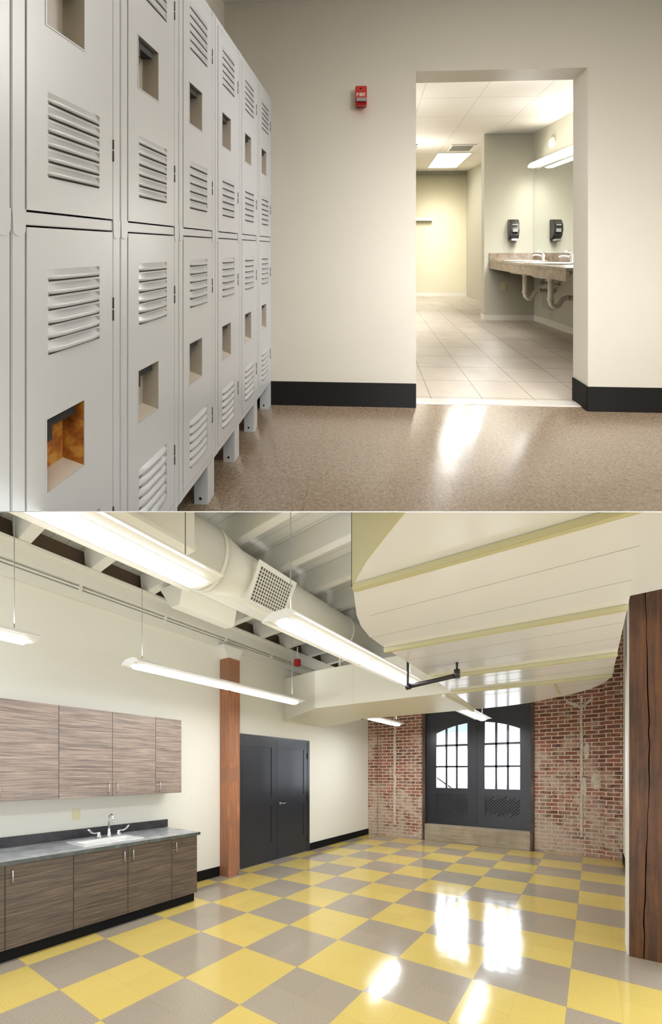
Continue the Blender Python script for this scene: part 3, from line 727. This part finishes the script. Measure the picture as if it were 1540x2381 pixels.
# sprinkler arm under the plenum
sp = empty('sprinkler_pipe', (-1.3, 3.3, 2.4), 'black sprinkler pipe arm hanging below the curved ceiling edge', 'pipe')
so_ = (-1.3, 3.3, 2.4)
dloc(MB().tube([(-1.38, 3.27, 2.35), (-.95, 3.31, 2.40)], .020, 10).cyl((-.955, 3.31, 2.375), (-.955, 3.31, 2.45), .026, 10).cyl((-.955, 3.31, 2.45), (-.955, 3.31, ZS), .010, 8).cyl((-1.40, 3.27, 2.348), (-1.36, 3.27, 2.353), .028, 10), 'pipe', 'blackpipe', sp, so_)
dloc(MB().cyl((-1.385, 3.27, 2.34), (-1.385, 3.27, 2.62), .012, 8), 'hanger', 'blackpipe', sp, so_)
# small red alarm box hanging at the beam
rb = empty('alarm_bell', (-4.3, 5.35, 3.5), 'tiny dark red alarm box hanging by the wall beam', 'alarm')
dloc(MB().box(-4.40, -4.30, 5.28, 5.36, 3.46, 3.58), 'box', 'red', rb, (-4.3, 5.35, 3.5), bevel=.006)
dloc(MB().cyl((-4.35, 5.32, 3.58), (-4.35, 5.32, 3.80), .012, 8), 'stem', 'white', rb, (-4.3, 5.35, 3.5))

# wooden posts
lp_ = MB(); n = 14
pl = []
for i in range(n+1):
    z = 3.28*i/n; j = lambda: random.uniform(-.003, .003)
    pl += [(-4.68, 3.865, z), (-4.482+j(), 3.865+j(), z), (-4.482+j(), 4.085+j(), z), (-4.68, 4.085, z)]
fs = [(0,3,2,1), (4*n, 4*n+1, 4*n+2, 4*n+3)]
for i in range(n):
    for k in range(4): fs.append((4*i+k, 4*i+(k+1) % 4, 4*i+4+(k+1) % 4, 4*i+4+k))
lp_.add(pl, fs)
po_ = empty('wooden_post', (-4.58, 3.97, 0), 'reddish brown square timber post between the cabinets and the black double doors', 'post')
dloc(lp_, 'post_shaft', 'post_left', po_, (-4.58, 3.97, 0))
dloc(MB().prism([(3.87, 3.28), (4.08, 3.28), (4.16, 3.42), (4.16, 3.47), (3.79, 3.47), (3.79, 3.42)], 'x', XL, -4.50), 'capital', 'wall_room', po_, (-4.58, 3.97, 0), bevel=.003)
dloc(MB().box(-4.478, -4.468, 4.04, 4.075, .0, .055), 'foot_plate', 'steel', po_, (-4.58, 3.97, 0))
pr_ = empty('wooden_post', (.4, 4.3, 0), 'dark oiled timber post with a long split at the right edge', 'post')
pro = (.4, 4.3, 0)
zs = [4.4*i/44 for i in range(45)]
random.seed(3); xc = []; wv = []; x = .368
for z in zs:
    base = .362+.03*max(0, min(1, (z-.5)/1.0)) - .03*max(0, min(1, (z-1.9)/1.3))
    xc.append(base+random.uniform(-.005, .005)); wv.append(.0035+.006*abs(sin(z*2.1+.5))*random.uniform(.6, 1.2))
for side in (0, 1):
    P = []
    for z, c, w_ in zip(zs, xc, wv):
        if side == 0: P += [(.262, 4.152, z), (c-w_/2, 4.150, z), (c-w_/2+.004, 4.20, z), (.262, 4.45, z)]
        else: P += [(c+w_/2, 4.150, z), (.60, 4.152, z), (.60, 4.45, z), (c+w_/2-.004, 4.20, z)]
    m_ = len(zs)-1; fs = [(0,3,2,1), (4*m_, 4*m_+1, 4*m_+2, 4*m_+3)]
    for i in range(m_):
        for k in range(4): fs.append((4*i+k, 4*i+(k+1) % 4, 4*i+4+(k+1) % 4, 4*i+4+k))
    dloc(MB().add(P, fs), 'post_half', 'post_right', pr_, pro)
dloc(MB().box(.30, .55, 4.21, 4.44, 0, 4.39), 'core', 'dark', pr_, pro)
dloc(MB().box(.250, .2615, 4.17, 4.45, 0, 4.39), 'side_casing', 'white', pr_, pro)

# kitchen cabinets
XU, XB = -4.33, -3.97
def handle(mb, x, y, z0, z1):
    mb.tube([(x, y, z0), (x+.022, y, z0+.004), (x+.028, y, z0+.02), (x+.028, y, z1-.02), (x+.022, y, z1-.004), (x, y, z1)], .005, 8)
def cabinet(kind, y0, y1, doors, label, gname):
    up = kind == 'up'
    xf = XU if up else XB; z0, z1 = (1.312, 2.235) if up else (.115, .81)
    o3 = ((XL+xf)/2, (y0+y1)/2, z0 if up else 0)
    r = empty('wall_cabinet' if up else 'base_cabinet', o3, label, 'cabinet', gname)
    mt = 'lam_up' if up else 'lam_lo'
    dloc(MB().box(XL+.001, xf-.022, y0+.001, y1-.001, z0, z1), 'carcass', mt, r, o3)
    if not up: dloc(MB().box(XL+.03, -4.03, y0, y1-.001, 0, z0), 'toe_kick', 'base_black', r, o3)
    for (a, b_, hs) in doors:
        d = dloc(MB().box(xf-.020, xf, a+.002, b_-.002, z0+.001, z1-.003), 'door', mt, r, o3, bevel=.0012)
        mb = MB(); hy = a+.045 if hs == 'l' else b_-.045
        if up: handle(mb, xf, hy, 1.345, 1.455)
        else: handle(mb, xf, hy, .655, .765)
        dloc(mb, 'handle', 'steel', d, o3)
cabinet('up', .60, 1.607, [(.60, 1.10, 'r'), (1.10, 1.607, 'l')], 'grey-brown wall cabinet at the left edge, leftmost of the upper row', 'wall cabinets')
cabinet('up', 1.607, 2.619, [(1.607, 2.117, 'r'), (2.117, 2.619, 'l')], 'grey-brown two-door wall cabinet above the sink', 'wall cabinets')
cabinet('up', 2.619, 2.968, [(2.619, 2.968, 'l')], 'narrow single-door wall cabinet at the right end of the upper row', 'wall cabinets')
cabinet('low', .58, 1.591, [(.58, 1.09, 'r'), (1.09, 1.591, 'l')], 'dark brown base cabinet at the left edge below the counter', 'base cabinets')
cabinet('low', 1.591, 2.595, [(1.591, 2.095, 'r'), (2.095, 2.595, 'l')], 'dark brown two-door base cabinet under the sink', 'base cabinets')
cabinet('low', 2.595, 2.936, [(2.595, 2.936, 'l')], 'narrow single-door base cabinet at the right end of the counter', 'base cabinets')
co_ = (-4.3, 1.8, .83)
ct = empty('countertop', co_, 'grey stone-look countertop with a charcoal upstand along the wall', 'countertop')
SY0, SY1, SX0, SX1 = 1.74, 2.32, -4.46, -4.09
mb = MB(); XE = XB+.025
mb.box(XL, SX0, .56, 2.962, .8121, .848); mb.box(SX1, XE, .56, 2.962, .8121, .848)
mb.box(SX0, SX1, .56, SY0, .8121, .848); mb.box(SX0, SX1, SY1, 2.962, .8121, .848)
dloc(mb, 'worktop', 'counter', ct, co_)
dloc(MB().box(XE, XE+.004, .56, 2.962, .8121, .846), 'front_edge', 'edge', ct, co_, bevel=.001)
dloc(MB().box(XL, XL+.02, .56, 2.99, .848, .948), 'backsplash', 'charcoal', ct, co_, bevel=.002)
sk = empty('kitchen_sink', (-4.27, 2.03, .848), 'white rectangular drop-in sink in the grey countertop', 'sink')
mb = MB(); r_ = .03; e = .012
a0, a1, b0, b1 = SX0+.09, SX1-r_, SY0+r_, SY1-r_
zt = .856
mb.box(SX0-e, a0, SY0-e, SY1+e, .8485, zt); mb.box(a1, SX1+e, SY0-e, SY1+e, .8485, zt)
mb.box(a0, a1, SY0-e, b0, .8485, zt); mb.box(a0, a1, b1, SY1+e, .8485, zt)
mb.add([(a0,b0,zt-.001),(a1,b0,zt-.001),(a1,b1,zt-.001),(a0,b1,zt-.001),(a0+.02,b0+.02,.70),(a1-.02,b0+.02,.70),(a1-.02,b1-.02,.70),(a0+.02,b1-.02,.70)], [(0,1,5,4),(1,2,6,5),(2,3,7,6),(3,0,4,7),(4,5,6,7)])
dloc(mb, 'bowl', 'porcelain', sk, (-4.27, 2.03, .848))
dloc(MB().cyl((-4.25, 2.03, .701), (-4.25, 2.03, .704), .04, 16), 'drain', 'steel', sk, (-4.27, 2.03, .848))
fx, fy = -4.425, 2.125
fo = (fx, fy, .857)
fa_ = empty('faucet', fo, 'chrome gooseneck faucet with two wrist-blade handles behind the kitchen sink', 'faucet')
pts = [(fx, fy, .86), (fx, fy, 1.06)] + [(fx+.045-.045*cos(q), fy, 1.06+.05*sin(q)) for q in [pi*k/8 for k in range(1, 8)]] + [(fx+.09, fy, 1.06), (fx+.09, fy, 1.03)]
dloc(MB().tube(pts, .009, 12).lathe([(.026, .857), (.022, .875), (.014, .92), (.010, .96)], (fx, fy, 0), 'z', 14).cyl((fx+.09, fy, 1.02), (fx+.09, fy, 1.035), .012, 12), 'spout', 'chrome', fa_, fo)
dloc(MB().box(fx-.022, fx+.022, fy-.14, fy+.14, .857, .868), 'deck_plate', 'chrome', fa_, fo, bevel=.004)
for sg in (-1, 1):
    y = fy+sg*.105
    dloc(MB().lathe([(.024, .866), (.022, .89), (.014, .905), (.016, .92)], (fx, y, 0), 'z', 14).tube([(fx, y, .915), (fx+.005, y+sg*.05, .915), (fx+.01, y+sg*.08, .93), (fx+.01, y+sg*.10, .955), (fx+.01, y+sg*.115, .965)], [.009, .007, .010, .012, .008], 8), 'blade_handle', 'chrome', fa_, fo)
oo3 = (XL, 1.9, 1.11)
ou = empty('wall_outlet', oo3, 'ivory outlet plate on the wall under the cabinets left of the kitchen faucet', 'outlet')
dloc(MB().box(XL, XL+.006, 1.862, 1.94, 1.05, 1.17), 'plate', 'ivory', ou, oo3, bevel=.002)
dloc(MB().box(XL+.006, XL+.009, 1.885, 1.918, 1.075, 1.145), 'socket', 'ivory', ou, oo3, bevel=.001)
oo3 = (XL, 3.38, 1.19)
ou = empty('light_switch', oo3, 'white wall switch plate between the wall cabinets and the wooden post', 'switch')
dloc(MB().box(XL, XL+.006, 3.35, 3.42, 1.13, 1.25), 'plate', 'wall_room', ou, oo3, bevel=.002)
dloc(MB().box(XL+.006, XL+.014, 3.38, 3.39, 1.18, 1.20), 'toggle', 'white', ou, oo3)

# black double door in the left wall
d1o = (XL, 5.1, 0)
d1 = empty('door_1', d1o, 'charcoal double door with two panels on each leaf', 'door', None, 'structure')
mb = MB(); xo = XL+.02
mb.box(XL, xo, 4.17, 4.245, 0, 2.192); mb.box(XL, xo, 6.01, 6.082, 0, 2.192); mb.box(XL, xo, 4.245, 6.01, 2.145, 2.192)
dloc(mb, 'door_frame', 'door_paint', d1, d1o, bevel=.002)
for (y0, y1, p0, p1) in ((4.250, 5.123, 4.395, 4.99), (5.129, 6.004, 5.284, 5.901)):
    lf = MB(); xa, xb = XL+.001, XL+.014
    lf.box(xa, xb, y0, p0, .01, 2.14); lf.box(xa, xb, p1, y1, .01, 2.14)
    lf.box(xa, xb, p0, p1, .01, .334); lf.box(xa, xb, p0, p1, .976, 1.133); lf.box(xa, xb, p0, p1, 1.997, 2.14)
    l = dloc(lf, 'leaf', 'door_paint', d1, d1o)
    dloc(MB().box(xa, xa+.003, p0, p1, .334, .976).box(xa, xa+.003, p0, p1, 1.133, 1.997), 'panel', 'door_paint', l, d1o)
    if y0 > 5:
        hd = MB().cyl((xb, 5.215, 1.005), (xb+.012, 5.215, 1.005), .03, 16).cyl((xb+.01, 5.215, 1.005), (xb+.05, 5.215, 1.005), .010, 10).tube([(xb+.05, 5.205, 1.005), (xb+.052, 5.26, 1.006), (xb+.048, 5.33, 1.0)], .009, 8)
        dloc(hd, 'lever_handle', 'steel', l, d1o)
        dloc(MB().cyl((xb, 5.215, 1.09), (xb+.006, 5.215, 1.09), .022, 14), 'lock', 'blackpipe', l, d1o)
        for z in (.22, 1.05, 1.83): dloc(MB().cyl((xo+.004, 6.007, z), (xo+.004, 6.007, z+.11), .008, 10), 'hinge', 'black', l, d1o)

# arched double doors in the brick wall
YD = YB+.06
d2o = (-2.09, YD, .38)
d2 = empty('door_2', d2o, 'charcoal arched-glass double doors set in the brick wall', 'door', None, 'structure')
fmb = MB(); fmb.box(OXL+.06, -3.142, YD, YD+.08, .37, 3.05); fmb.box(-1.035, OXR-.0, YD, YD+.08, .37, 3.05); fmb.box(OXL+.06, OXR, YD, YD+.08, 2.92, 3.05)
dloc(fmb, 'door_frame', 'door_paint', d2, d2o, bevel=.004)
def arch(x): return 2.655 - .20*((x+2.09)/.88)**2
for (x0, x1, g0, g1, sg) in ((-3.142, -2.092, -2.973, -2.275, 1), (-2.084, -1.035, -1.911, -1.226, -1)):
    lf = MB(); ya, yb2 = YD+.01, YD+.055
    lf.box(x0, g0, ya, yb2, .38, 2.92); lf.box(g1, x1, ya, yb2, .38, 2.92)
    lf.box(g0, g1, ya, yb2, .38, .62); lf.box(g0, g1, ya, yb2, 1.06, 1.21)
    nn = 12
    pts = [(g0+(g1-g0)*i/nn, arch(g0+(g1-g0)*i/nn)) for i in range(nn+1)]
    for i in range(nn):
        (xa, za), (xb, zb_) = pts[i], pts[i+1]
        lf.prism([(xa, za), (xb, zb_), (xb, 2.92), (xa, 2.92)], 'y', ya, yb2)
    leaf = dloc(lf, 'leaf', 'door_paint', d2, d2o)
    mu = MB()
    for k in (1, 2):
        x = g0+(g1-g0)*k/3; mu.box(x-.022, x+.022, ya+.005, yb2-.005, 1.21, arch(x))
    for z in (1.69, 2.17): mu.box(g0, g1, ya+.005, yb2-.005, z-.022, z+.022)
    dloc(mu, 'muntin', 'door_paint', leaf, d2o)
    gp_ = MB(); gp_.prism([(g0-.01, 1.20)] + [(g1+.01, 1.20)] + [(p[0], p[1]+.005) for p in pts[::-1]], 'y', YD+.030, YD+.034)
    dloc(gp_, 'glass_pane', 'glass', leaf, d2o)
    pn = MB(); pn.box(g0, g1, ya+.022, yb2-.005, .62, 1.06)
    # diagonal boards inside the lower panel
    for k in range(-9, 17):
        c = k*.062
        p = []
        for q in range(9):
            u = q/8; x = g0+(g1-g0)*u
            z = 1.06 - (u*(g1-g0)) + c if sg > 0 else 1.06-((1-u)*(g1-g0)) + c
            if .625 < z < 1.055: p.append((x, ya+.022, z))
        if len(p) > 1: pn.tube([p[0], p[-1]], .008, 4, smooth=False)
    dloc(pn, 'diagonal_panel', 'door_paint', leaf, d2o)
dloc(MB().box(-2.10, -2.076, YD-.004, YD+.012, .39, 2.92), 'astragal', 'door_paint', d2, d2o)
# timber sill and jambs
mb = MB().box(-3.205, -1.02, YB-.06, YB+.30, 0, .375)
struct(mb.build('trim_4', MT['grey_timber'], bevel=.008))
mb = MB().box(OXL-.005, OXL+.065, YB-.03, YB+.3, 0, 3.0); mb.box(OXR-.03, OXR+.03, YB-.03, YB+.3, 0, 3.0)
mb.box(-1.018, -.97, YB-.075, YB-.03, 0, .36)
struct(mb.build('trim_5', MT['frame_timber'], bevel=.004))
# conduit marks down the right part of the brick wall
def blob(cx, cz, rx, rz, y, seed):
    rr = random.Random(seed); n = 22
    pts = [(cx+rx*cos(2*pi*i/n)*rr.uniform(.7, 1.1), cz+rz*sin(2*pi*i/n)*rr.uniform(.8, 1.08)) for i in range(n)]
    return MB().prism(pts, 'y', y-.006, y)
def streak(x, z0, z1, w_, y, seed):
    rr = random.Random(seed); n = 40; L1 = []; L2 = []
    for i in range(n+1):
        z = z0+(z1-z0)*i/n; L1.append((x-w_*rr.uniform(.3, 1), z)); L2.append((x+w_*rr.uniform(.3, 1), z))
    return MB().prism(L1+L2[::-1], 'y', y-.006, y)
for q in (blob(.06, 1.40, .085, .17, YB, 1), blob(-.12, 1.30, .04, .2, YB-.002, 4), blob(-.09, 1.98, .05, .16, YB-.002, 5), streak(-.17, .35, 3.0, .032, YB-.004, 2), streak(-3.98, .3, 3.0, .045, YB, 3)):
    q.build('plaster_patch', MT['plaster'], wbk)
for (x0, z0, x1, z1) in ((-.17, 2.78, -.42, 2.92), (-.17, 2.78, .02, 2.95)):
    MB().prism([(x0, z0-.03), (x1, z1-.03), (x1, z1+.03), (x0, z0+.03)], 'y', YB-.008, YB-.001 if x1 < 0 else YB-.0005).build('plaster_patch', MT['plaster'], wbk)

# outdoors
gd = MB().box(-30, 30, YB+.35, 60, -.6, -.35); struct(gd.build('floor_outside', MT['ground_out']))
bo = (-1, 20, 0)
bd = empty('building', bo, 'pale building seen through the upper panes of the arched doors', 'building')
mb = MB().box(-16, 9, 20, 26, 3.1, 5.3)
dloc(mb, 'wall', 'facade', bd, bo)
for (x0, x1, z0, z1) in ((-6.6, -5.2, 3.6, 4.8), (-2.6, -1.6, 3.6, 4.7), (-1.4, -.5, 3.6, 4.7)):
    f = dloc(MB().box(x0-.08, x1+.08, 19.92, 20, z0-.08, z1+.08), 'window_frame', 'white', bd, bo)
    dloc(MB().box(x0, x1, 19.90, 19.93, z0, z1), 'pane', 'facade_win', f, bo)
for x in (-15.5, -9, 3.5, 8.5): dloc(MB().box(x-.2, x+.2, 20.2, 20.6, -.35, 3.2), 'pillar', 'facade', bd, bo)
hr = MB().tube([(-3.9, 10.6, 1.60), (-3.2, 10.6, 1.12), (-2.9, 10.6, .9)], .022, 8); hr.cyl((-3.88, 10.6, 1.6), (-3.88, 10.6, -.35), .02, 8); hr.cyl((-2.92, 10.6, .9), (-2.92, 10.6, -.35), .02, 8)
tag(hr.build('handrail', MT['blackpipe']), 'dark sloping handrail outside, seen through the lowest left pane', 'handrail')

# ================================================================== slab between the two storeys + trimming at it
def plane_n(yimg):
    k = (YH-yimg)/F
    return Vector((k*SA, -k*CA, 1)).normalized()      # points up
C0 = Vector((0, 0, HC))
nt, nb = plane_n(1188.8), plane_n(1190.7)
def slabpt(xc, yc, yimg):
    x, y = camxy(xc, yc); return (x, y, HC + (YH-yimg)/F*yc)
near, far = .75, 14.0
sb = MB(); P = []
for yc, half in ((near, 1.6), (far, 13.0)):
    for xs in (-half, half):
        P.append(slabpt(xs, yc, 1190.6))
tk = .0017*near/.75
P2 = [(p[0], p[1], p[2]+tk) for p in P]
sb.add(P+P2, [(0,1,3,2), (4,5,7,6), (0,1,5,4), (1,3,7,5), (3,2,6,7), (2,0,4,6)])
struct(sb.build('trim_1', MT['slab']))
bpy.context.view_layer.update()
def trim(o, n, keep_up):
    mw = o.matrix_world
    d = [((mw @ v.co)-C0).dot(n) for v in o.data.vertices]
    if not d: return
    bad = min(d) if keep_up else -max(d)
    if bad >= -1e-6: return
    me = o.data.copy(); o.data = me
    bm = bmesh.new(); bm.from_mesh(me)
    inv = mw.inverted(); co = inv @ C0; no = (mw.to_3x3().transposed() @ n).normalized()
    r = bmesh.ops.bisect_plane(bm, geom=bm.verts[:]+bm.edges[:]+bm.faces[:], plane_co=co, plane_no=no, clear_inner=keep_up, clear_outer=not keep_up, dist=1e-6)
    ed = [g for g in r['geom_cut'] if isinstance(g, bmesh.types.BMEdge) and g.is_valid and len(g.link_faces) == 1]
    if ed:
        try: bmesh.ops.edgeloop_fill(bm, edges=ed)
        except Exception: pass
    bm.to_mesh(me); bm.free()
for o in list(bpy.data.objects):
    if o.type != 'MESH' or o.name == 'trim_1': continue
    if o.name in UPPER: trim(o, nt, True)
    else: trim(o, nb, False)
# pieces that lay wholly on the far side of the slab are not needed
def gone(o):
    return o.type == 'MESH' and len(o.data.polygons) == 0
for o in [o for o in bpy.data.objects if gone(o)]:
    for c in list(o.children): bpy.data.objects.remove(c, do_unlink=True)
    bpy.data.objects.remove(o, do_unlink=True)
for o in [o for o in bpy.data.objects if o.type == 'EMPTY' and not o.children]: bpy.data.objects.remove(o, do_unlink=True)
for o in [o for o in bpy.data.objects if o.type == 'LIGHT' and o.name not in UPPER]:
    if (o.matrix_world.translation-C0).dot(nb) > 0: bpy.data.objects.remove(o, do_unlink=True)

# ================================================================== light
def area(name, p, sx, sy, e, target=None, col=(1,1,1)):
    ld = bpy.data.lights.new(name, 'AREA'); ld.shape = 'RECTANGLE'; ld.size = sx; ld.size_y = sy; ld.energy = e; ld.color = col
    o = bpy.data.objects.new(name, ld); COL.objects.link(o); o.location = p
    d = Vector((0,0,-1)) if target is None else (Vector(target)-Vector(p))
    o.rotation_euler = d.to_track_quat('-Z', 'Y').to_euler()
    return o
def bulb(name, p, r, e, col=(1,1,1)):
    ld = bpy.data.lights.new(name, 'POINT'); ld.shadow_soft_size = r; ld.energy = e; ld.color = col
    o = bpy.data.objects.new(name, ld); COL.objects.link(o); o.location = p
    return o
# locker room ceiling lamps
bulb('room_glow', TT(1.3, -1.0, 2.45), .2, 18, (1,.98,.97))
bulb('room_glow', TT(2.4, -1.2, 2.45), .2, 11, (1,.98,.97))
# bathroom
bulb('room_glow', TT(1.3, 3.9, 1.7), .25, 15, (1,.97,.88))
bulb('room_glow', TT(1.98, 1.44, 1.75), .17, 7.5, (1,.98,.95))  # unseen bulb added in mid-air to put a bright reflection on the floor
bulb('room_glow', TT(.5, 2.1, 1.8), .25, 14, (1,.98,.95))
bulb('room_glow', TT(2.55, 2.3, 1.75), .07, 4, (.93,.96,1))
wd = bpy.data.worlds.new('world'); S.world = wd; wd.use_nodes = True
N, L = wd.node_tree.nodes, wd.node_tree.links; bg = N['Background']
tc = N.new('ShaderNodeTexCoord'); sp_ = N.new('ShaderNodeSeparateXYZ'); L.new(tc.outputs['Generated'], sp_.inputs[0])
mr = N.new('ShaderNodeMapRange'); mr.interpolation_type = 'SMOOTHSTEP'
mr.inputs[1].default_value = .4; mr.inputs[2].default_value = .8; mr.inputs[3].default_value = 1.2; mr.inputs[4].default_value = 8.0
L.new(sp_.outputs[1], mr.inputs[0]); L.new(mr.outputs[0], bg.inputs['Strength'])
bg.inputs[0].default_value = (.90, .95, 1, 1)
